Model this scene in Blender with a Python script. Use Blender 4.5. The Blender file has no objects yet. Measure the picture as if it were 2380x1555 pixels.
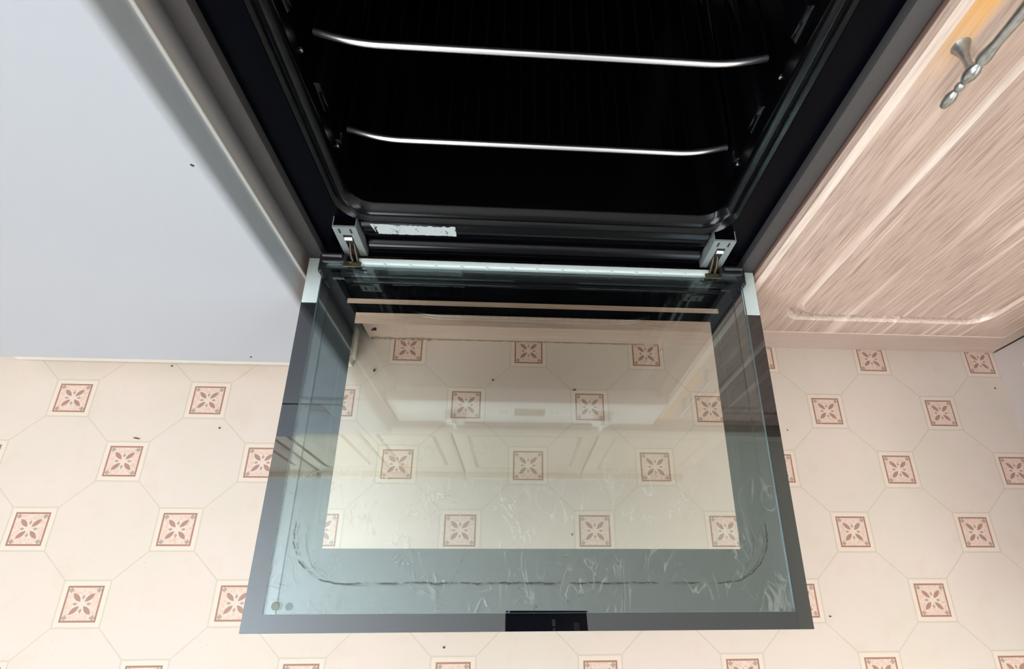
import bpy, bmesh, math, random
from mathutils import Vector, Matrix
random.seed(7)
sc = bpy.context.scene
col = sc.collection

# ------------------------------------------------------------------ camera
RT = Vector((0.99822986, -0.00552973, 0.0592163)); UP = Vector((-0.01502671, 0.93991369, 0.34108129)); FW = Vector((0.0575443, 0.34136736, -0.93816682))
CAM = Vector((-0.0214, -0.4371, 0.8529))
cd = bpy.data.cameras.new('camera'); cam = bpy.data.objects.new('camera', cd); col.objects.link(cam)
cam.matrix_world = Matrix(((RT.x, UP.x, -FW.x, CAM.x), (RT.y, UP.y, -FW.y, CAM.y), (RT.z, UP.z, -FW.z, CAM.z), (0, 0, 0, 1)))
cd.sensor_fit = 'HORIZONTAL'; cd.sensor_width = 36; cd.lens = 36 * 1175.3 / 2380
cd.shift_x = (1190 - 1272.4) / 2380; cd.shift_y = (996.1 - 777.5) / 2380
cd.clip_start = 0.004
sc.camera = cam

# ------------------------------------------------------------------ light
w = bpy.data.worlds.new('daylight'); sc.world = w; w.use_nodes = True
w.node_tree.nodes['Background'].inputs[0].default_value = (0.93, 0.96, 1.0, 1)
w.node_tree.nodes['Background'].inputs[1].default_value = 0.26
def area(name, loc, look, sx, sy, power, color):
    l = bpy.data.lights.new(name, 'AREA'); l.shape = 'RECTANGLE'; l.size = sx; l.size_y = sy; l.energy = power; l.color = color
    o = bpy.data.objects.new(name, l); col.objects.link(o); o.location = loc
    o.rotation_euler = (Vector(look) - Vector(loc)).to_track_quat('-Z', 'Y').to_euler()
    return o
area('ceiling_fill_left', (-1.7, -0.85, 1.50), (-1.05, -0.6, 2.4), 1.2, 0.8, 72, (0.80, 0.91, 1.0))  # added upward fill, brightens the left of the ceiling
area('window_daylight', (-2.3, -1.0, 1.55), (0.0, -0.5, 0.6), 1.3, 0.9, 3, (0.84, 0.93, 1.0))
area('far_soft_key', (-2.4, -4.6, 2.3), (0.4, -0.1, 0.1), 3.0, 2.0, 205, (0.98, 0.985, 1.0))  # added unseen broad light from left front, far off for even floor
area('right_floor_fill', (1.15, -2.0, 1.1), (0.75, -0.2, 0.0), 0.7, 1.4, 16, (0.80, 0.90, 1.0))  # added cool fill for the right floor; no door is built
sc.view_settings.view_transform = 'Standard'; sc.view_settings.look = 'None'
sc.view_settings.gamma = 1; sc.view_settings.use_curve_mapping = False
sc.view_settings.exposure = 0.0

# ------------------------------------------------------------------ node expressions
class X:
    def __init__(s, t, v): s.t = t; s.v = v
    def op(s, o, *a, clamp=False):
        n = s.t.nodes.new('ShaderNodeMath'); n.operation = o; n.use_clamp = clamp
        for i, q in enumerate((s,) + a):
            q = q.v if isinstance(q, X) else q
            if isinstance(q, (int, float)): n.inputs[i].default_value = q
            else: s.t.links.new(q, n.inputs[i])
        return X(s.t, n.outputs[0])
    def __add__(s, o): return s.op('ADD', o)
    __radd__ = __add__
    def __sub__(s, o): return s.op('SUBTRACT', o)
    def __rsub__(s, o): return X(s.t, o).op('SUBTRACT', s)
    def __mul__(s, o): return s.op('MULTIPLY', o)
    __rmul__ = __mul__
    def __truediv__(s, o): return s.op('DIVIDE', o)
    def __neg__(s): return s * -1.0
    def abs(s): return s.op('ABSOLUTE')
    def max(s, o): return s.op('MAXIMUM', o)
    def min(s, o): return s.op('MINIMUM', o)
    def lt(s, o): return s.op('LESS_THAN', o)
    def gt(s, o): return s.op('GREATER_THAN', o)
    def round(s): return s.op('ROUND')
    def clamp(s): return s.op('ADD', 0.0, clamp=True)
    def step(s, a, b):  # smooth 0..1 from a to b
        n = s.t.nodes.new('ShaderNodeMapRange'); n.interpolation_type = 'SMOOTHSTEP'
        s.t.links.new(s.v, n.inputs[0]); n.inputs[1].default_value = a; n.inputs[2].default_value = b
        return X(s.t, n.outputs[0])
class Mat:
    def __init__(s, name):
        s.m = bpy.data.materials.new(name); s.m.use_nodes = True; s.t = s.m.node_tree
        s.p = s.t.nodes['Principled BSDF']; s.out = s.t.nodes['Material Output']
    def set(s, color=None, rough=None, metal=None, spec=None, coat=None, coatr=None):
        for k, v in (('Base Color', color), ('Roughness', rough), ('Metallic', metal), ('Specular IOR Level', spec), ('Coat Weight', coat), ('Coat Roughness', coatr)):
            if v is None: continue
            if isinstance(v, tuple) and len(v) == 3: v = v + (1,)
            if isinstance(v, X): s.t.links.new(v.v, s.p.inputs[k])
            else: s.p.inputs[k].default_value = v
        return s
    def pos(s, obj=False):
        if obj: src = s.t.nodes.new('ShaderNodeTexCoord').outputs['Object']
        else: src = s.t.nodes.new('ShaderNodeNewGeometry').outputs['Position']
        x = s.t.nodes.new('ShaderNodeSeparateXYZ'); s.t.links.new(src, x.inputs[0]); s.psrc = src
        return X(s.t, x.outputs[0]), X(s.t, x.outputs[1]), X(s.t, x.outputs[2])
    def noise(s, scale, detail=2, rough=0.5, stretch=(1, 1, 1), dist=0):
        if not hasattr(s, 'psrc'): s.pos()
        mp = s.t.nodes.new('ShaderNodeMapping'); mp.inputs['Scale'].default_value = stretch; s.t.links.new(s.psrc, mp.inputs[0])
        n = s.t.nodes.new('ShaderNodeTexNoise'); n.inputs['Scale'].default_value = scale; n.inputs['Detail'].default_value = detail
        n.inputs['Roughness'].default_value = rough; n.inputs['Distortion'].default_value = dist
        s.t.links.new(mp.outputs[0], n.inputs[0]); return X(s.t, n.outputs[0])
    def mix(s, f, a, b):
        n = s.t.nodes.new('ShaderNodeMix'); n.data_type = 'RGBA'
        for i, q in ((0, f), (6, a), (7, b)):
            if isinstance(q, X): s.t.links.new(q.v, n.inputs[i])
            elif isinstance(q, tuple): n.inputs[i].default_value = q + (1,) if len(q) == 3 else q
            else: n.inputs[i].default_value = q
        return X(s.t, n.outputs[2])
    def bump(s, h, strength=0.3, dist=0.001):
        n = s.t.nodes.new('ShaderNodeBump'); n.inputs['Strength'].default_value = strength; n.inputs['Distance'].default_value = dist
        s.t.links.new(h.v, n.inputs['Height']); s.t.links.new(n.outputs[0], s.p.inputs['Normal']); return n
def lin(r, g, b):
    f = lambda c: (c / 255 / 12.92) if c <= 10 else ((c / 255 + 0.055) / 1.055) ** 2.4
    return (f(r), f(g), f(b))

# ------------------------------------------------------------------ materials
def flat(name, c, rough=0.5, metal=0.0, spec=0.5, **k): return Mat(name).set(lin(*c), rough, metal, spec, **k).m
M = {}
M['white'] = flat('white_enamel', (168, 173, 180), 0.32)
M['white_side'] = flat('grey_enamel_side', (168, 162, 160), 0.4)
M['offwhite'] = flat('cream_plastic', (222, 219, 208), 0.45)
M['fascia'] = flat('fascia_white', (238, 238, 234), 0.3)
M['dark'] = flat('dark_plastic', (22, 23, 26), 0.35)
M['black'] = flat('matt_black', (8, 8, 9), 0.9, spec=0.0)
M['gap'] = flat('dark_gap', (30, 28, 27), 0.8)
M['cavity'] = flat('black_enamel', (4, 4, 5), 0.3, spec=0.15)
M['wire'] = flat('shaded_chrome_wire', (4, 4, 5), 0.7, 0.0, spec=0.03)  # chrome wires coloured near black, the dark cavity reflection put into the colour
M['panel'] = flat('black_gloss_enamel', (3, 4, 9), 0.3, spec=0.05)
M['rim'] = flat('gasket_rim_enamel', (5, 5, 7), 0.17, spec=0.28)
M['chrome'] = flat('chrome', (235, 235, 238), 0.30, 1.0)
M['stud'] = flat('dull_stud', (128, 138, 126), 0.6)
M['zinc'] = flat('zinc_plate', (150, 156, 156), 0.42, 0.5)
M['brass'] = flat('oily_steel', (96, 88, 70), 0.3, 0.8)
M['steel'] = flat('grey_steel', (64, 61, 61), 0.5, 0.1)
M['silver'] = flat('pale_aluminium', (198, 208, 207), 0.5, 0.0)
M['ceiling'] = flat('ceiling_white', (240, 240, 238), 0.9)
M['wall'] = flat('wall_cream', (226, 219, 203), 0.9)
M['worktop'] = flat('worktop_grey', (190, 184, 172), 0.5)
M['display'] = flat('display_beige', (150, 138, 112), 0.3)
M['phone'] = flat('phone_black', (34, 44, 66), 0.25)

# pewter
m = Mat('pewter'); m.pos(); n = m.noise(180, 3)
m.set(m.mix(n, lin(120, 118, 112), lin(190, 190, 186)), 0.3, 0.85); m.bump(n, 0.4, 0.0006); M['pewter'] = m.m
# sticker
m = Mat('worn_sticker'); x, y, z = m.pos(); n = m.noise(130, 4, 0.7)
m.set(m.mix(n.step(0.58, 0.66), lin(172, 178, 178), lin(70, 72, 72)), 0.55); M['sticker'] = m.m
m = Mat('crust_brown'); m.set(lin(70, 55, 45), 0.8); M['crumb'] = m.m

# limed wood with grain along the z axis (or x axis)
def wood(name, axis='z', base=(177, 154, 140), dark=(147, 123, 110), light=(214, 192, 178), orange_patch=False):
    m = Mat(name); x, y, z = m.pos()
    st = {'z': (1, 1, 0.05), 'x': (0.05, 1, 1)}[axis]
    a = m.noise(330, 3, 0.65, st, 0.15); b = m.noise(75, 3, 0.6, st, 0.25); c = m.noise(9, 2, 0.5, (1, 1, 0.35) if axis == 'z' else (0.35, 1, 1))
    k = m.mix(a.step(0.32, 0.58), lin(*dark), lin(*base))
    k = m.mix(b.step(0.52, 0.70) * 0.75, k, lin(*light))
    k = m.mix(c.step(0.45, 0.75) * 0.35, k, lin(184, 158, 141))
    if orange_patch:
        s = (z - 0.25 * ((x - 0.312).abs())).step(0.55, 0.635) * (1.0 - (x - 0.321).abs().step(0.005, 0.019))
        k = m.mix(s * 0.85, k, lin(214, 158, 84))  # orange tint near the upper left edge of the door
    m.set(k, 0.36, 0, 0.5); m.bump(a * 0.4 + b, 0.3, 0.001)
    return m.m
M['wood'] = wood('limed_oak_upright', 'z', orange_patch=True)
M['woodx'] = wood('limed_oak_level', 'x', (176, 155, 141), (154, 132, 118), (196, 176, 162))
M['plinth'] = wood('plinth_foil', 'x', (184, 163, 149), (176, 154, 141), (190, 170, 157))
M['plinth2'] = flat('return_plinth_foil', (192, 180, 176), 0.5)
M['wallcab'] = wood('limed_oak_cream', 'z', (214, 200, 178), (196, 181, 158), (226, 215, 196))

# floor vinyl
m = Mat('patterned_vinyl'); x, y, z = m.pos()
Pp = 0.2255
u = (x + 0.5675 - (y + 0.0832) * -0.004) / Pp; v = (y + 0.0832) / Pp
a = u + v; b = u - v
fa = a - a.round(); fb = b - b.round()
du = ((fa + fb) * 0.5); dv = ((fa - fb) * 0.5)
wob = (m.noise(55, 2) - 0.5) * 0.007
au = du.abs() + wob; av = dv.abs() - wob; mx = au.max(av)
H = 0.1165; G = 0.152
grout_sq = (mx - G).abs().lt(0.0055)
grout_dg = ((fa.abs() + wob).min(fb.abs() + wob)).lt(0.0065) * mx.gt(G)
n1 = m.noise(5, 3); n2 = m.noise(23, 4, 0.6); n3 = m.noise(420, 2)
c = m.mix(n1.step(0.3, 0.7), lin(216, 203, 189), lin(221, 204, 193))
c = m.mix((n2.step(0.5, 0.75)) * 0.35, c, lin(214, 192, 174))
c = m.mix((grout_sq + grout_dg).clamp() * 0.62, c, lin(196, 184, 165))
c = m.mix(mx.lt(G - 0.006) * 0.5, c, lin(230, 212, 194))
s = du / H; t = dv / H
p = s.abs(); q = t.abs()
al = (p + q) * 0.7071; ac = (p - q).abs() * 0.7071
inner = p.max(q).lt(1.0)
fil = m.noise(300, 3, 0.6, (1, 1, 1), 1.2)
c = m.mix(inner * 0.7, c, lin(226, 200, 186))
c = m.mix(inner * fil.step(0.46, 0.56) * p.max(q).gt(0.52) * 0.45, c, lin(204, 158, 134))
petal = (ac - (1.0 - ((al - 0.50) / 0.33) * ((al - 0.50) / 0.33)) * 0.135).lt(0.0)
c = m.mix(inner * petal * 0.85, c, lin(158, 114, 98))
dia = (((p - 0.38).abs() / 0.15 + q / 0.10).min((q - 0.38).abs() / 0.15 + p / 0.10)).lt(1.0)
cor = ((p - 0.76).abs() + (q - 0.76).abs()).lt(0.16)
c = m.mix((dia + cor).clamp() * inner * 0.75, c, lin(146, 138, 124))
brd = (p.max(q) - 0.955).abs().lt(0.052)
c = m.mix(brd * 0.9, c, lin(156, 108, 90))
speck = n3.gt(0.735) * m.noise(12, 1).gt(0.48)
c = m.mix(speck * 0.6, c, lin(105, 90, 80))
m.set(c, 0.38, 0, 0.4); m.bump(n2 * 0.5 - (grout_sq + grout_dg).clamp() * 0.6, 0.25, 0.001); M['floor'] = m.m

# glass: clear sheet and mirror-like coating; a printed black border where masked
def sheet(name, tint, refl, frit=None, fritr=0.105, smear=None, fr=1.0):
    m = Mat(name); x, y, z = m.pos(); T = m.t
    tr = T.nodes.new('ShaderNodeBsdfTransparent'); tr.inputs[0].default_value = tint + (1,)
    gl = T.nodes.new('ShaderNodeBsdfGlossy'); gl.inputs['Roughness'].default_value = 0.0
    gl.inputs[0].default_value = (0.82, 0.98, 1.0, 1)
    lw = T.nodes.new('ShaderNodeFresnel'); lw.inputs[0].default_value = 1.25
    f = ((X(T, lw.outputs[0]) - 0.012) * fr + refl).clamp()
    mx1 = T.nodes.new('ShaderNodeMixShader'); T.links.new(f.v, mx1.inputs[0]); T.links.new(tr.outputs[0], mx1.inputs[1]); T.links.new(gl.outputs[0], mx1.inputs[2])
    last = mx1.outputs[0]
    if smear:
        h = m.noise(26, 2, 0.5, (1.5, 0.7, 1), 1.6); k = (1.0 - (h - 0.5).abs().step(0.002, 0.03)) * m.noise(26, 2).step(0.44, 0.60) * y.op('MULTIPLY', -1).step(0.24, 0.34) * z.gt(0.306)
        bp = T.nodes.new('ShaderNodeBump'); bp.inputs['Strength'].default_value = 0.35; bp.inputs['Distance'].default_value = 0.0012
        T.links.new(k.v, bp.inputs['Height']); T.links.new(bp.outputs[0], gl.inputs['Normal'])
        ds = T.nodes.new('ShaderNodeBsdfDiffuse'); ds.inputs[0].default_value = lin(190, 196, 186) + (1,)
        mxs = T.nodes.new('ShaderNodeMixShader'); T.links.new((k * 0.22).v, mxs.inputs[0]); T.links.new(last, mxs.inputs[1]); T.links.new(ds.outputs[0], mxs.inputs[2]); last = mxs.outputs[0]
        # baked-on line left by the door seal
        qx = (x.abs() - 0.200).max(0.0); qy = ((y + 0.356).op('MULTIPLY', -1)).max(0.0)
        d = (qx * qx + qy * qy).op('SQRT')
        wv = (m.noise(75, 4, 0.7) - 0.5) * 0.006
        ln = 1.0 - ((d - 0.0525) + wv).abs().step(0.0001, 0.0014)
        ln = ln * m.noise(70, 3, 0.7).step(0.36, 0.58) * y.lt(-0.345) * z.gt(0.306)
        df = T.nodes.new('ShaderNodeBsdfDiffuse'); df.inputs[0].default_value = lin(50, 50, 46) + (1,)
        mx2 = T.nodes.new('ShaderNodeMixShader'); T.links.new((ln * 0.75).v, mx2.inputs[0]); T.links.new(last, mx2.inputs[1]); T.links.new(df.outputs[0], mx2.inputs[2])
        last = mx2.outputs[0]
    if frit:
        clear = (x.abs().lt(0.228) * (y + 0.226).abs().lt(0.146)).max(x.abs().lt(0.2405) * (y + 0.0632).abs().lt(0.0036)).max(z.lt(0.2889) * x.abs().lt(0.2965) * y.gt(-0.4545))
        bd = T.nodes.new('ShaderNodeBsdfDiffuse'); bd.inputs[0].default_value = (0.0035, 0.0035, 0.0045, 1)
        g2 = T.nodes.new('ShaderNodeBsdfGlossy'); g2.inputs['Roughness'].default_value = 0.0
        g2.inputs[0].default_value = (0.92, 0.95, 1.0, 1)
        f2 = (X(T, lw.outputs[0]) + (fritr - 0.012)).clamp()
        mx3 = T.nodes.new('ShaderNodeMixShader'); T.links.new(f2.v, mx3.inputs[0]); T.links.new(bd.outputs[0], mx3.inputs[1]); T.links.new(g2.outputs[0], mx3.inputs[2])
        mx4 = T.nodes.new('ShaderNodeMixShader'); T.links.new(clear.v, mx4.inputs[0]); T.links.new(mx3.outputs[0], mx4.inputs[1]); T.links.new(last, mx4.inputs[2])
        last = mx4.outputs[0]
    T.links.new(last, m.out.inputs[0]); return m.m
M['outer_glass'] = sheet('black_bordered_glass', (0.99, 0.995, 0.985), 0.012, frit=True, fr=0.35)
M['mid_glass'] = sheet('middle_pane_glass', (0.995, 0.998, 0.99), 0.008, fr=0.35)
M['inner_glass'] = sheet('coated_inner_glass', (0.99, 0.998, 0.985), 0.066, smear=True, fr=0.3)
M['glass_edge'] = flat('ground_glass_edge', (120, 138, 142), 0.5)

# ------------------------------------------------------------------ mesh helpers
def add_box(bm, x0, x1, y0, y1, z0, z1, bev=0.0, seg=2):
    r = bmesh.ops.create_cube(bm, size=1.0); vs = r['verts']
    bmesh.ops.scale(bm, vec=(x1 - x0, y1 - y0, z1 - z0), verts=vs)
    bmesh.ops.translate(bm, vec=((x0 + x1) / 2, (y0 + y1) / 2, (z0 + z1) / 2), verts=vs)
    if bev:
        es = list({e for vv in vs for e in vv.link_edges})
        bmesh.ops.bevel(bm, geom=es, offset=bev, segments=seg, profile=0.5, affect='EDGES')
def add_tube(bm, pts, rad, seg=12, caps=True):
    pts = [Vector(p) for p in pts]; n = len(pts)
    rads = rad if isinstance(rad, (list, tuple)) else [rad] * n
    t0 = (pts[1] - pts[0]).normalized()
    nrm = t0.orthogonal().normalized(); rings = []
    for i, pnt in enumerate(pts):
        t = (pts[min(i + 1, n - 1)] - pts[max(i - 1, 0)]).normalized()
        nrm = (nrm - t * nrm.dot(t)).normalized(); bi = t.cross(nrm)
        rings.append([bm.verts.new(pnt + (nrm * math.cos(2 * math.pi * k / seg) + bi * math.sin(2 * math.pi * k / seg)) * rads[i]) for k in range(seg)])
    for a, b in zip(rings, rings[1:]):
        for k in range(seg): bm.faces.new((a[k], a[(k + 1) % seg], b[(k + 1) % seg], b[k]))
    if caps: bm.faces.new(rings[0][::-1]); bm.faces.new(rings[-1])
def rr(hw, z0, z1, r, y, n=8):     # rounded rectangle loop in the x-z plane
    out = []; r = max(r, 1e-4)
    for cx, cz, a0 in ((hw - r, z1 - r, 0), (-hw + r, z1 - r, 90), (-hw + r, z0 + r, 180), (hw - r, z0 + r, 270)):
        for k in range(n + 1):
            a = math.radians(a0 + 90 * k / n); out.append(Vector((cx + r * math.cos(a), y, cz + r * math.sin(a))))
    return out
def loft(bm, loops, cap_last=False):
    rings = [[bm.verts.new(p) for p in l] for l in loops]; n = len(rings[0])
    for a, b in zip(rings, rings[1:]):
        for k in range(n): bm.faces.new((a[k], a[(k + 1) % n], b[(k + 1) % n], b[k]))
    if cap_last: bm.faces.new(rings[-1])
def obj(name, bm, mat, parent=None, loc=None, smooth=False):
    bmesh.ops.recalc_face_normals(bm, faces=bm.faces)
    me = bpy.data.meshes.new(name); bm.to_mesh(me); bm.free()
    o = bpy.data.objects.new(name, me); col.objects.link(o); me.materials.append(mat)
    if smooth:
        for f in me.polygons: f.use_smooth = True
        try: me.set_sharp_from_angle(angle=math.radians(40))
        except Exception: pass
    if parent is not None:
        o.parent = parent; o.matrix_parent_inverse = parent.matrix_basis.inverted()
        if parent.parent is not None: o.matrix_parent_inverse = (parent.parent.matrix_basis @ parent.matrix_parent_inverse @ parent.matrix_basis).inverted()
    return o
def B(name, mat, parent, *dims, bev=0.0, smooth=False):
    bm = bmesh.new(); add_box(bm, *dims, bev=bev); return obj(name, bm, mat, parent, smooth=smooth or bev > 0)
def thing(name, label, cat, loc=(0, 0, 0), group=None):
    o = bpy.data.objects.new(name, None); col.objects.link(o); o.location = loc; o.empty_display_size = 0.05
    return tag(o, label, cat, group)
def tag(o, label, cat, group=None):
    o['label'] = label; o['category'] = cat
    if group: o['group'] = group
    return o
def struct(o): o['kind'] = 'structure'; return o

# ------------------------------------------------------------------ the room
struct(B('floor', M['floor'], None, -2.4, 1.7, -2.6, 0.6, -0.03, 0.0))
struct(B('wall_back', M['wall'], None, -2.4, 1.7, 0.56, 0.66, 0.0, 2.4))
struct(B('wall_right', M['wall'], None, 1.42, 1.5, -2.6, 0.56, 0.0, 2.4))
struct(B('ceiling', M['ceiling'], None, -2.4, 1.7, -2.6, 0.66, 2.4, 2.46))

# ------------------------------------------------------------------ oven
oven = thing('oven', 'black built-in oven with its glass door folded down open', 'oven', (0, 0.02, 0.275))
# body shell around cavity
bm = bmesh.new()
add_box(bm, -0.285, -0.262, 0.022, 0.53, 0.277, 0.865); add_box(bm, 0.262, 0.285, 0.022, 0.53, 0.277, 0.865)
add_box(bm, -0.262, 0.262, 0.50, 0.53, 0.277, 0.865); add_box(bm, -0.262, 0.262, 0.022, 0.50, 0.277, 0.283); add_box(bm, -0.262, 0.262, 0.022, 0.50, 0.855, 0.865)
obj('body', bm, M['cavity'], oven)
for sx in (-1, 1):
    o = B('side_frame', M['steel'], oven, min(sx * 0.2775, sx * 0.2975), max(sx * 0.2775, sx * 0.2975), 0.0, 0.021, 0.288, 0.742, bev=0.0012)
    o['label'] = 'grey metal edge strip'
# front panel with raised rim
bm = bmesh.new()
loft(bm, [rr(0.2775, 0.283, 0.742, 0.001, 0.0215), rr(0.2775, 0.283, 0.742, 0.001, 0.012), rr(0.2385, 0.357, 0.712, 0.036, 0.012), rr(0.2365, 0.3575, 0.710, 0.035, 0.0105)])
obj('front_panel', bm, M['panel'], oven, smooth=True)
bm = bmesh.new()
loft(bm, [rr(0.2385, 0.3565, 0.712, 0.036, 0.012), rr(0.2372, 0.3575, 0.711, 0.035, 0.004), rr(0.2345, 0.3605, 0.708, 0.033, 0.001), rr(0.2315, 0.3635, 0.705, 0.031, 0.004),
          rr(0.2300, 0.3650, 0.703, 0.030, 0.0065), rr(0.2275, 0.3675, 0.701, 0.029, 0.004), rr(0.2235, 0.3715, 0.698, 0.026, 0.0015), rr(0.2195, 0.3760, 0.694, 0.024, 0.0045), rr(0.2170, 0.3790, 0.692, 0.023, 0.012)])
obj('door_opening_rim', bm, M['rim'], oven, smooth=True)
bm = bmesh.new()
loft(bm, [rr(0.2170, 0.3790, 0.692, 0.023, 0.012), rr(0.2180, 0.376, 0.694, 0.025, 0.03), rr(0.2240, 0.366, 0.700, 0.03, 0.045), rr(0.2240, 0.366, 0.700, 0.03, 0.44), rr(0.20, 0.386, 0.68, 0.03, 0.455)], cap_last=True)
obj('cavity', bm, M['cavity'], oven, smooth=True)
# pressed shelf guides on both side walls
for sx in (-1, 1):
    for zc in (0.417, 0.4795, 0.571, 0.635):
        bm = bmesh.new(); h = 0.016
        lp = lambda e, yy0, yy1, xx: [Vector((sx * xx, yy0 + e, zc - h + e)), Vector((sx * xx, yy1 - e, zc - h + e)), Vector((sx * xx, yy1 - e, zc + h - e)), Vector((sx * xx, yy0 + e, zc + h - e))]
        loft(bm, [lp(0, 0.045, 0.40, 0.2245), lp(0.003, 0.045, 0.40, 0.2195), lp(0.007, 0.045, 0.40, 0.2175)], cap_last=True)
        obj('shelf_guide', bm, M['rim'], oven, smooth=True)
    for zc in (0.436, 0.534):
        bm = bmesh.new(); add_tube(bm, [(sx * 0.226, 0.036, zc), (sx * 0.2235, 0.034, zc), (sx * 0.219, 0.032, zc), (sx * 0.2175, 0.031, zc)], [0.003, 0.003, 0.0026, 0.0012], 10)
        obj('shelf_pin', bm, M['chrome'], oven, smooth=True)['label'] = 'bright metal pin'
# lower front: raised channel, ledge
bm = bmesh.new()
prof = [(0.0125, 0.3555), (0.007, 0.3535), (0.0055, 0.350), (0.0055, 0.334), (0.0075, 0.3300), (0.0125, 0.3285)]
for a, b in zip(prof, prof[1:]):
    vs = [bm.verts.new((xx, yy, zz)) for xx, (yy, zz) in ((-0.215, a), (0.215, a), (0.215, b), (-0.215, b))]; bm.faces.new(vs)
bmesh.ops.remove_doubles(bm, verts=bm.verts, dist=1e-5); obj('lower_channel', bm, M['rim'], oven, smooth=True)
bm = bmesh.new()
prof = [(0.013, 0.3215), (0.006, 0.3205), (0.002, 0.3165), (-0.0005, 0.311), (0.0005, 0.3065), (0.005, 0.3035), (0.013, 0.3025)]
for a, b in zip(prof, prof[1:]):
    vs = [bm.verts.new((xx, yy, zz)) for xx, (yy, zz) in ((-0.214, a), (0.214, a), (0.214, b), (-0.214, b))]; bm.faces.new(vs)
bmesh.ops.remove_doubles(bm, verts=bm.verts, dist=1e-5); obj('lower_ledge', bm, M['rim'], oven, smooth=True)
# worn sticker with torn edge
bm = bmesh.new(); top = []; bot = []
N = 46
for k in range(N + 1):
    xx = -0.2045 + 0.1025 * k / N; sl = 0.0006 * math.sin(k * 1.3)
    top.append(bm.verts.new((xx - 0.0, 0.0050, 0.3515 - (0.0022 * random.random() if k > N * 0.2 else 0) + sl * 0.3)))
    bot.append(bm.verts.new((xx + (0.005 if k < 2 else 0), 0.0050, 0.3345 + 0.0012 * random.random())))
for k in range(N): bm.faces.new((top[k], top[k + 1], bot[k + 1], bot[k]))
g = bmesh.ops.extrude_face_region(bm, geom=list(bm.faces)); bmesh.ops.translate(bm, vec=(0, 0.0006, 0), verts=[e for e in g['geom'] if isinstance(e, bmesh.types.BMVert)])
obj('sticker', bm, M['sticker'], oven)['label'] = 'worn pale grey rectangular sticker'
# hinges
for sx in (-1, 1):
    xo, xi = sx * 0.2470, sx * 0.2190
    lo, hi = min(xo, xi), max(xo, xi)
    bm = bmesh.new()
    add_box(bm, lo, lo + 0.0085, -0.004, -0.0025, 0.303, 0.3545); add_box(bm, hi - 0.0085, hi, -0.004, -0.0025, 0.303, 0.3545)   # face plate sides
    add_box(bm, lo + 0.0085, hi - 0.0085, -0.004, -0.0025, 0.341, 0.3545)
    add_box(bm, lo, lo + 0.0012, -0.0025, 0.018, 0.301, 0.3545); add_box(bm, hi - 0.0012, hi, -0.0025, 0.018, 0.301, 0.3545)
    add_box(bm, lo, hi, -0.0025, -0.0015, 0.3535, 0.3547)
    h = obj('hinge', bm, M['zinc'], oven); h['label'] = 'zinc coloured hinge bracket'
    B('recess_shade', M['cavity'], h, lo + 0.0012, hi - 0.0012, -0.0014, 0.0115, 0.342, 0.3538)  # solid dark box, paints the shade of the hole above the bracket
    B('slot', M['gap'], h, lo + 0.0086, hi - 0.0086, -0.0015, 0.015, 0.300, 0.3405)
    bm = bmesh.new(); add_tube(bm, [(lo + 0.0095, -0.0030, 0.334), (hi - 0.0095, -0.0030, 0.334)], 0.0033, 14); obj('pin', bm, M['chrome'], h, smooth=True)
    for kx in (0.006, 0.0195):
        B('notch', M['gap'], h, lo + kx, lo + kx + 0.002, -0.0044, -0.0038, 0.3445, 0.3515)
# fascia
fas = B('control_panel', M['fascia'], oven, -0.2975, 0.2975, -0.020, 0.0215, 0.745, 0.866, bev=0.003)
fas['label'] = 'white control panel'
B('display', M['display'], fas, -0.031, 0.037, -0.0215, -0.019, 0.780, 0.817, bev=0.0006)
for xx in (-0.162, 0.165):
    bm = bmesh.new(); add_tube(bm, [(xx, -0.0195, 0.812), (xx, -0.036, 0.812), (xx, -0.040, 0.812), (xx, -0.0415, 0.812)], [0.025, 0.0235, 0.022, 0.018], 32)
    add_box(bm, xx - 0.004, xx + 0.004, -0.050, -0.040, 0.790, 0.834, bev=0.0015)
    obj('knob', bm, M['fascia'], fas, smooth=True)
for xx in (-0.06, -0.048, 0.052, 0.064):
    bm = bmesh.new(); add_tube(bm, [(xx, -0.0195, 0.798), (xx, -0.0225, 0.798)], 0.0035, 12); obj('button', bm, M['offwhite'], fas, smooth=True)

# door, folded down level: outer sheet is the door, everything else hangs on it
bm = bmesh.new(); add_box(bm, -0.2975, 0.2975, -0.4556, 0.0, 0.286, 0.290)
door = obj('door', bm, M['outer_glass'], oven)
door['label'] = 'outer door glass with broad black border'
for sx in (-1, 1):
    a, b = sx * 0.2976, sx * 0.2978
    B('glass_edge', M['glass_edge'], door, min(a, b), max(a, b), -0.4548, -0.0005, 0.2868, 0.2893)
B('glass_edge', M['glass_edge'], door, -0.297, 0.297, -0.4559, -0.4557, 0.2868, 0.2893)
o = B('middle_glass', M['mid_glass'], door, -0.2385, 0.2385, -0.3735, -0.030, 0.2945, 0.2970); o['label'] = 'thin middle pane'
o = B('inner_glass', M['inner_glass'], door, -0.2710, 0.2710, -0.4377, -0.0200, 0.3025, 0.3065); o['label'] = 'greasy greenish reflective inner pane'
for d in ((-0.2708, 0.2708, -0.43792, -0.43775, 0.3028, 0.3062), (-0.27122, -0.27105, -0.4375, -0.033, 0.3028, 0.3062), (0.27105, 0.27122, -0.4375, -0.033, 0.3028, 0.3062)):
    B('glass_edge', M['glass_edge'], door, *d)
for xx, yy in ((-0.2592, -0.4300),):
    bm = bmesh.new(); add_tube(bm, [(xx, yy, 0.3064), (xx, yy, 0.3072)], [0.0042, 0.0036], 16); obj('glass_stud', bm, M['stud'], door, smooth=True)
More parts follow.
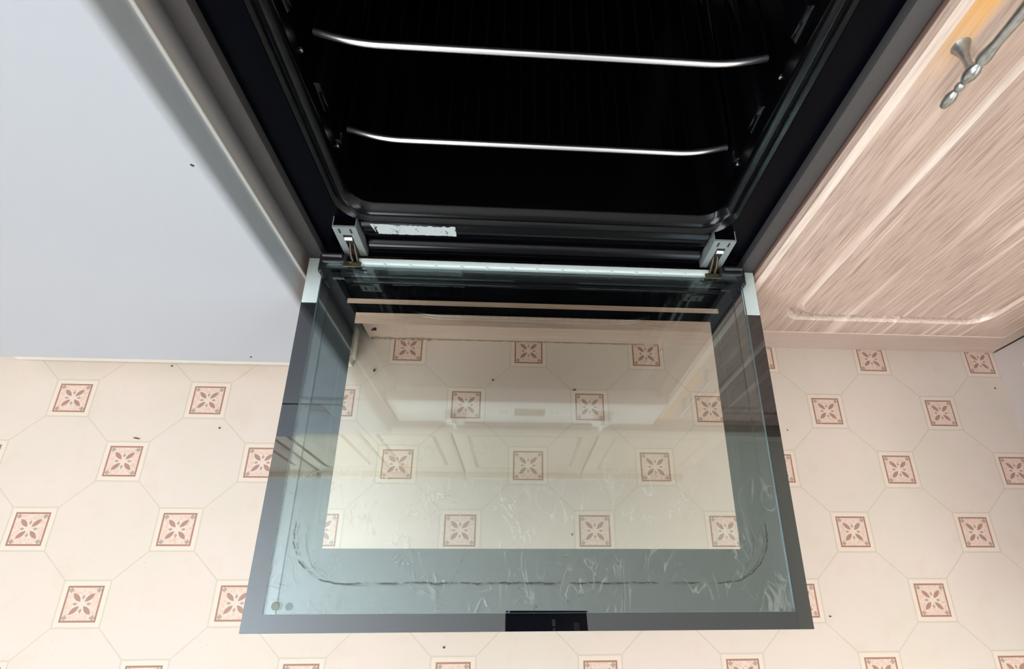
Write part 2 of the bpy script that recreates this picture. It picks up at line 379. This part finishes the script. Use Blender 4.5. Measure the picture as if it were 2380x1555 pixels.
# pale metal profile along the hinge side: two end plates and a slim top strip
bm = bmesh.new()
for sx in (-1, 1):
    a, b = sx * 0.2768, sx * 0.2968
    add_box(bm, min(a, b), max(a, b), -0.0678, -0.0006, 0.2901, 0.2912, bev=0.0003)
add_box(bm, -0.2285, 0.2285, -0.0195, -0.0125, 0.2915, 0.3095, bev=0.0005)
pr = obj('metal_profile', bm, M['silver'], door, smooth=True); pr['label'] = 'pale metal strip along the hinge side'
bm = bmesh.new(); add_box(bm, -0.250, 0.250, -0.0285, -0.0200, 0.2912, 0.3020)
obj('seal_strip', bm, M['dark'], door)
for k in range(13):
    xx = -0.1945 + k * 0.0324
    B('strip_tab', M['silver'], door, xx - 0.0012, xx + 0.0012, -0.0212, -0.0190, 0.3072, 0.3094)
for sx in (-1, 1):
    bm = bmesh.new()
    a, b = sx * 0.2415, sx * 0.2755
    add_box(bm, min(a, b), max(a, b), -0.0195, -0.0060, 0.2914, 0.3090, bev=0.003, seg=3)
    add_box(bm, min(sx * 0.2705, sx * 0.2765), max(sx * 0.2705, sx * 0.2765), -0.0330, -0.0060, 0.2914, 0.3085, bev=0.0025, seg=3)
    obj('end_cap', bm, M['dark'], door, smooth=True)
    bm = bmesh.new(); add_tube(bm, [(sx * 0.2465, -0.012, 0.3125), (sx * 0.2705, -0.012, 0.3125)], 0.0032, 12); obj('cap_roll', bm, M['dark'], door, smooth=True)
    bm = bmesh.new()
    xm = sx * 0.2330
    for s2 in (-1, 1):
        pts = [(xm + s2 * 0.0025, 0.002, 0.324), (xm + s2 * 0.003, -0.006, 0.3175), (xm + s2 * 0.0035 - sx * 0.001, -0.013, 0.313), (xm - sx * 0.003 + s2 * 0.003, -0.019, 0.3105)]
        add_tube(bm, pts, [0.0012, 0.0015, 0.0017, 0.0016], 10)
    add_box(bm, xm - 0.012, xm + 0.010, -0.026, -0.0185, 0.3085, 0.3102, bev=0.0006)
    obj('hinge_arm', bm, M['brass'], door, smooth=True)['label'] = 'oily metal hinge arm'
# handle on the outside of the door
bm = bmesh.new()
add_tube(bm, [(-0.22, -0.428, 0.2462), (0.22, -0.428, 0.2462)], 0.008, 14)
for xx in (-0.17, 0.17): add_tube(bm, [(xx, -0.428, 0.2862), (xx, -0.428, 0.2462)], 0.006, 12)
obj('handle', bm, M['silver'], door, smooth=True)

# ------------------------------------------------------------------ shelves in the oven
def arc(pts_in, r, n=6):
    out = [Vector(pts_in[0])]
    for i in range(1, len(pts_in) - 1):
        p0, p1, p2 = Vector(pts_in[i - 1]), Vector(pts_in[i]), Vector(pts_in[i + 1])
        a = p1 + (p0 - p1).normalized() * r; b = p1 + (p2 - p1).normalized() * r
        for k in range(n + 1):
            t = k / n; out.append(a * (1 - t) ** 2 + p1 * 2 * t * (1 - t) + b * t * t)
    out.append(Vector(pts_in[-1])); return out
def rack(z, label):
    r = thing('oven_shelf', label, 'oven shelf', (0, 0.2, z), 'chrome wire shelves in the oven')
    bm = bmesh.new()
    add_tube(bm, arc([(-0.2125, 0.061, z), (-0.172, 0.050, z - 0.001), (0.170, 0.050, z - 0.001), (0.2115, 0.061, z)], 0.02), 0.0031, 14)
    obj('front_rail', bm, M['chrome'], r, smooth=True)
    bm = bmesh.new()
    add_tube(bm, arc([(-0.2125, 0.0605, z), (-0.2140, 0.080, z), (-0.214, 0.40, z), (0.214, 0.40, z), (0.2140, 0.080, z), (0.2115, 0.0605, z)], 0.006), 0.0024, 10)
    obj('side_frame', bm, M['wire'], r, smooth=True)
    for k in range(24):
        xx = -0.184 + k * 0.016
        y0 = 0.0475 if abs(xx) < 0.165 else 0.0475 + (abs(xx) - 0.165) * 0.28
        bm = bmesh.new(); add_tube(bm, [(xx, y0, z - 0.0036), (xx, 0.398, z - 0.0036)], 0.0011, 8); obj('wire', bm, M['wire'], r, smooth=True)
    return r
rack(0.5316, 'upper of the two chrome wire shelves inside the black oven')
rack(0.4325, 'lower of the two chrome wire shelves inside the black oven')

# ------------------------------------------------------------------ panel and plinths
fp = B('filler_panel', M['woodx'], None, -0.303, 0.2985, -0.012, 0.006, 0.150, 0.274, bev=0.002)
tag(fp, 'wood strip panel below the open oven door, seen through the glass', 'panel')
bm = bmesh.new(); add_box(bm, -0.303, 0.93, 0.050, 0.066, 0.0, 0.149)
pl = obj('plinth_board', bm, M['plinth'], None); tag(pl, 'long brown kickboard at floor level under the oven and wooden door', 'kickboard')
bm = bmesh.new(); add_tube(bm, [(-0.2775, 0.0505, 0.062), (-0.2775, 0.0485, 0.062)], [0.0042, 0.0030], 14)
obj('screw_cap', bm, M['gap'], pl, smooth=True)
bm = bmesh.new(); add_tube(bm, [(-0.292, 0.0495, 0.028), (-0.283, 0.047, 0.036)], [0.001, 0.0028], 8)
obj('nail', bm, M['gap'], pl, smooth=True)
# ragged sealant bead at the floor
bm = bmesh.new(); rows = []
N = 120
for k in range(N + 1):
    xx = -0.30 + 0.52 * k / N
    hgt = 0.0012 + 0.0015 * random.random() + (0.004 * random.random() if k < 26 else 0); dd = 0.0008 + 0.0014 * random.random() + (0.0025 * random.random() if k < 26 else 0)
    rows.append([bm.verts.new((xx, 0.0502, hgt)), bm.verts.new((xx, 0.0500 - dd, hgt * 0.4)), bm.verts.new((xx, 0.0495 - dd, 0.0002))])
for a, b in zip(rows, rows[1:]):
    for j in range(2): bm.faces.new((a[j], a[j + 1], b[j + 1], b[j]))
obj('sealant', bm, flat('old_sealant', (140, 124, 110), 0.8), pl)['label'] = 'ragged brown sealant line'
p2 = B('plinth_board', M['plinth2'], None, 0.9345, 0.950, -0.546, 0.049, 0.0, 0.149)
tag(p2, 'greyish kickboard in the right corner running toward the viewer', 'kickboard')

# ------------------------------------------------------------------ base cabinet on the right
def sweep_groove_door(name, x0, x1, z0, z1, y, thick, inset, mat, parent, rad=0.05, arch=0.0, rec=0.0045, low=0.0):
    """door slab in the x-z plane (front at y) with a routed V groove following a rounded rectangle"""
    bm = bmesh.new(); cx = (x0 + x1) / 2; hw = (x1 - x0) / 2
    def L(e, yy, r):
        l = rr(hw - e, z0 + e - (low if e > 0.03 else 0), z1 - e, r, yy, 10)
        for v_ in l:
            if arch and v_.z > z1 - e - r - 0.002 and e > 0.02:
                v_.z -= arch * min(1, (abs(v_.x) / (hw - e)) ** 2)
            v_.x += cx
        return l
    loops = [L(0.0, y + thick, 0.002), L(0.0, y + 0.0095, 0.002), L(0.0018, y + 0.0080, 0.003), L(0.004, y + 0.0030, 0.004), L(0.012, y, 0.006), L(inset - 0.0085, y, rad),
             L(inset - 0.005, y + rec, rad), L(inset - 0.001, y + rec * 0.25, rad), L(inset + 0.0025, y + rec, rad), L(inset + 0.0085, y, rad)]
    loft(bm, loops, cap_last=True)
    return obj(name, bm, mat, parent, smooth=True)
bc = thing('base_cabinet', 'pinkish limed oak base cabinet right of the oven', 'cabinet', (0.55, 0.25, 0.15))
B('carcass', M['plinth'], bc, 0.3015, 0.798, 0.0085, 0.545, 0.150, 0.866)
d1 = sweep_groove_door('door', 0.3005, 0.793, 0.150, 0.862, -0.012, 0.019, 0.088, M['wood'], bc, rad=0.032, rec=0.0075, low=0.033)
M['limed'] = wood('limed_oak_highlight', 'z', (212, 193, 179), (188, 166, 151), (230, 216, 204))  # paler lime tone that also paints the highlights on edge and groove
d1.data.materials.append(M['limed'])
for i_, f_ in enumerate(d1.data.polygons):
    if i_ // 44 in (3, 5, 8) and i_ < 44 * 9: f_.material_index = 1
B('edge_strip', flat('brown_edge', (112, 88, 78), 0.5), bc, 0.2996, 0.3006, -0.0030, 0.007, 0.151, 0.861)
# pewter bar handle with turned ends
hx, hy = 0.3285, -0.042
bm = bmesh.new()
prof = [(0.5665, 0.0008), (0.5680, 0.0030), (0.5715, 0.0042), (0.5760, 0.0048), (0.5795, 0.0036), (0.5815, 0.0024), (0.5835, 0.0034), (0.5860, 0.0036), (0.5880, 0.0024), (0.5900, 0.0038), (0.5940, 0.0055), (0.5990, 0.0056), (0.6020, 0.0040),
        (0.6035, 0.0030), (0.6050, 0.0048), (0.6085, 0.0054), (0.6130, 0.0046), (0.6190, 0.0038), (0.6300, 0.0042), (0.6450, 0.0052), (0.6620, 0.0058)]
full = prof + [(2 * 0.6620 - z_, r_) for z_, r_ in reversed(prof[:-1])]
add_tube(bm, [(hx, hy, z_) for z_, r_ in full], [r_ for z_, r_ in full], 18)
hd = obj('handle', bm, M['pewter'], d1, smooth=True); hd['label'] = 'turned pewter bar handle'
for zc in (0.5965, 0.7275):
    bm = bmesh.new(); add_tube(bm, [(hx, hy, zc), (hx, hy + 0.012, zc), (hx, hy + 0.020, zc), (hx, -0.0135, zc), (hx, -0.0115, zc)], [0.0032, 0.0028, 0.0034, 0.0062, 0.0072], 14)
    obj('handle_post', bm, M['pewter'], d1, smooth=True)
def ydoor(name, y0, y1, z0, z1, x, thick, inset, mat, parent, rad=0.04):
    o = sweep_groove_door(name, y0, y1, z0, z1, x, thick, inset, mat, None, rad)
    for v_ in o.data.vertices: v_.co = Vector((v_.co.y, v_.co.x, v_.co.z))
    o.data.flip_normals(); o.parent = parent; o.matrix_parent_inverse = parent.matrix_basis.inverted(); return o
names = ['oak base cabinet in the right corner, nearest the wooden door']
for k in range(1):
    y1 = -0.050 - 0.5 * k; y0 = y1 - 0.496
    c_ = thing('base_cabinet', names[k], 'cabinet', (1.1, (y0 + y1) / 2, 0.15))
    B('carcass', M['plinth'], c_, 0.823, 1.40, y0, y1, 0.150, 0.866)
    ydoor('door', y0 + 0.001, y1 - 0.001, 0.152, 0.862, 0.802, 0.019, 0.08, M['woodx'] if False else M['wallcab'], c_)

# ------------------------------------------------------------------ undercounter fridge on the left
fr = thing('fridge', 'plain white undercounter fridge standing left of the oven', 'fridge', (-0.62, 0.25, 0.0))
B('body', M['white_side'], fr, -0.905, -0.3125, -0.0125, 0.545, 0.0875, 0.860, bev=0.002)
def fridge_front(name, z0, z1):
    bm = bmesh.new(); out = []
    x0, x1, yf, yb, rr_ = -0.908, -0.309, -0.055, -0.0150, 0.0085
    pts = [(x0, yb), (x0, yb - 0.004)]
    for k in range(9):
        a = math.radians(90 * k / 8); pts.append((x0 + rr_ - rr_ * math.cos(a), yf + rr_ - rr_ * math.sin(a)))
    for k in range(9):
        a = math.radians(90 * k / 8); pts.append((x1 - rr_ + rr_ * math.sin(a), yf + rr_ - rr_ * math.cos(a)))
    pts += [(x1, yb - 0.003), (x1 + 0.0022, yb - 0.0015), (x1 + 0.0022, yb), ]
    lo = [bm.verts.new((a, b, z0)) for a, b in pts]; hi = [bm.verts.new((a, b, z1)) for a, b in pts]; n = len(pts)
    for k in range(n): bm.faces.new((lo[k], lo[(k + 1) % n], hi[(k + 1) % n], hi[k]))
    bm.faces.new(lo[::-1]); bm.faces.new(hi)
    return obj(name, bm, M['white'], fr, smooth=True)
dd = fridge_front('door', 0.0965, 0.656)
dp = fridge_front('top_panel', 0.663, 0.858)
B('grip', M['white_side'], dp, -0.441, -0.405, -0.0560, -0.0545, 0.690, 0.735, bev=0.0005)
gs = B('door_gasket', M['fascia'], fr, -0.3095, -0.3062, -0.0180, -0.0145, 0.0965, 0.858, bev=0.001)
B('kick_strip', M['offwhite'], fr, -0.905, -0.326, -0.0130, 0.010, 0.001, 0.085, bev=0.002)
bm = bmesh.new(); add_box(bm, -0.332, -0.322, 0.0, 0.062, 0.0, 0.02, bev=0.002); obj('foot', bm, M['offwhite'], fr, smooth=True)
def fleck(parent, x_, z_, l, w_, ang, yy=-0.0552):
    bm = bmesh.new(); add_box(bm, -l / 2, l / 2, -0.0006, 0.0002, -w_ / 2, w_ / 2, bev=0.0002)
    bmesh.ops.rotate(bm, cent=(0, 0, 0), matrix=Matrix.Rotation(ang, 3, 'Y'), verts=bm.verts); bmesh.ops.translate(bm, vec=(x_, yy, z_), verts=bm.verts)
    return obj('chip', bm, M['gap'], parent)
fleck(dd, -0.3195, 0.4860, 0.0028, 0.0016, 0.6)
fleck(dd, -0.4440, 0.1150, 0.0022, 0.0007, 1.3); fleck(dd, -0.4455, 0.1130, 0.0030, 0.0006, 0.1)

# ------------------------------------------------------------------ worktops and wall cabinets (mirrored in the door glass)
wt = B('worktop', M['worktop'], None, -1.6, 0.780, -0.035, 0.558, 0.869, 0.905, bev=0.003); tag(wt, 'kitchen worktop edge above the oven, mirrored in the door glass', 'worktop')
w2 = B('worktop', M['worktop'], None, 0.784, 1.418, -0.56, 0.558, 0.869, 0.905, bev=0.003); tag(w2, 'kitchen worktop on the right-hand row, mirrored in the door glass', 'worktop')
edges = [(-1.313, -0.970, 'L'), (-0.967, -0.2785, 'D'), (-0.2755, 0.2905, 'S'), (0.2935, 0.80, 'S')]
lab = {-1.313: 'leftmost cream oak wall cabinet mirrored in the glass', -0.967: 'two-door cream oak wall cabinet mirrored left of centre in the glass', -0.2755: 'cream oak wall cabinet mirrored in the middle of the glass', 0.2935: 'cream oak wall cabinet mirrored at the right of the glass'}
for x0, x1, kd in edges:
    wc = thing('wall_cabinet', lab[x0], 'cabinet', ((x0 + x1) / 2, 0.38, 1.53), 'wall cabinets above the oven')
    B('carcass', M['wallcab'], wc, x0, x1, 0.222, 0.555, 1.532, 2.15)
    B('cornice', M['wallcab'], wc, x0, x1, 0.175, 0.30, 2.151, 2.185, bev=0.006)
    dd_ = [(x0, x1)] if kd != 'D' else [(x0, (x0 + x1) / 2 - 0.0015), ((x0 + x1) / 2 + 0.0015, x1)]
    for a, b in dd_: sweep_groove_door('door', a + 0.002, b - 0.002, 1.534, 2.148, 0.200, 0.020, 0.065, M['wallcab'], wc, 0.02, arch=0.03, rec=0.009)

# ------------------------------------------------------------------ crumbs on the floor
def crumb(x_, y_, l, w_, ang, label, z=0.0):
    bm = bmesh.new(); bmesh.ops.create_icosphere(bm, subdivisions=2, radius=0.5)
    for v_ in bm.verts: v_.co *= 1 + 0.25 * (random.random() - 0.5); v_.co.x *= l; v_.co.y *= w_; v_.co.z *= w_ * 0.7
    bmesh.ops.rotate(bm, cent=(0, 0, 0), matrix=Matrix.Rotation(ang, 3, 'Z'), verts=bm.verts)
    bmesh.ops.translate(bm, vec=(0, 0, w_ * 0.32), verts=bm.verts)
    o = obj('crumb', bm, M['crumb'], None, smooth=True); o.location = (x_, y_, z); return tag(o, label, 'crumb', 'crumbs on the vinyl floor')
CR = [(318, 1019, 17, 3, -0.2, 'thin dark sliver on the floor at left, above the second row tile'), (1032, 1505, 5, 4, 0, 'dark crumb on the floor just below the open door edge'),
      (1145, 884, 5, 4, 0.6, 'dark crumb seen through the top middle of the door glass'), (1335, 907, 8, 4, 0, 'dark crumb beside a patterned tile, seen through the glass'),
      (870, 862, 4, 8, 0.2, 'dark speck seen through the glass at its upper left'), (1929, 1433, 6, 3, 0, 'dark crumb on the floor right of the door corner'),
      (511, 995, 5, 4, 0.3, 'dark crumb on the floor left of the door, below a tile'), (1830, 1000, 4, 3, 0, 'tiny dark crumb right of the door beside the glass'),
      (400, 851, 4, 4, 0, 'dark crumb on the floor at the foot of the fridge'), (1537, 818, 4, 8, 0.3, 'yellow crumb on the floor by the kickboard, seen through glass'),
      (1330, 1243, 4, 5, 0.3, 'dark crumb left of the lowest middle tile in the glass'), (2312, 903, 4, 4, 0, 'dark crumb beside the right corner kickboard')]
def floor_at(px, py):
    d = FW + RT * ((px - 1272.4) / 1175.3) - UP * ((py - 996.1) / 1175.3)
    t = -CAM.z / d.z; return CAM + d * t
yel = flat('yellow_crumb', (236, 214, 128), 0.6)
for px, py, l, w_, a, lb in CR:
    q_ = floor_at(px, py); k = 0.00073
    o = crumb(q_.x, q_.y, l * k, w_ * k, a, lb)
    if 'yellow' in lb: o.data.materials[0] = yel

# ------------------------------------------------------------------ the phone taking the picture (mirrored in the lower edge of the door)
bm = bmesh.new(); add_box(bm, -0.021, 0.152, -0.066, 0.006, -0.009, -0.001, bev=0.003, seg=3)
ph = obj('phone', bm, M['phone'], None, smooth=True)
ph.matrix_world = Matrix(((RT.x, UP.x, -FW.x, CAM.x), (RT.y, UP.y, -FW.y, CAM.y), (RT.z, UP.z, -FW.z, CAM.z), (0, 0, 0, 1))) @ Matrix.Translation((0, 0, 0.013))
for px_, py_, sx_, sz_ in ((0.080, -0.020, 0.0035, 0.007), (0.080, -0.036, 0.0025, 0.005), (0.128, -0.030, 0.006, 0.010)):
    bm = bmesh.new(); add_box(bm, px_ - sx_, px_ + sx_, py_ - sz_, py_ + sz_, -0.0094, -0.0088, bev=0.0002)
    q_ = obj('lens_ring' if px_ > 0.1 else 'flash', bm, M['zinc'] if px_ > 0.1 else M['white'], ph); q_.matrix_parent_inverse = Matrix.Identity(4)
tag(ph, 'dark phone held over the oven door, mirrored near its lower edge', 'phone')
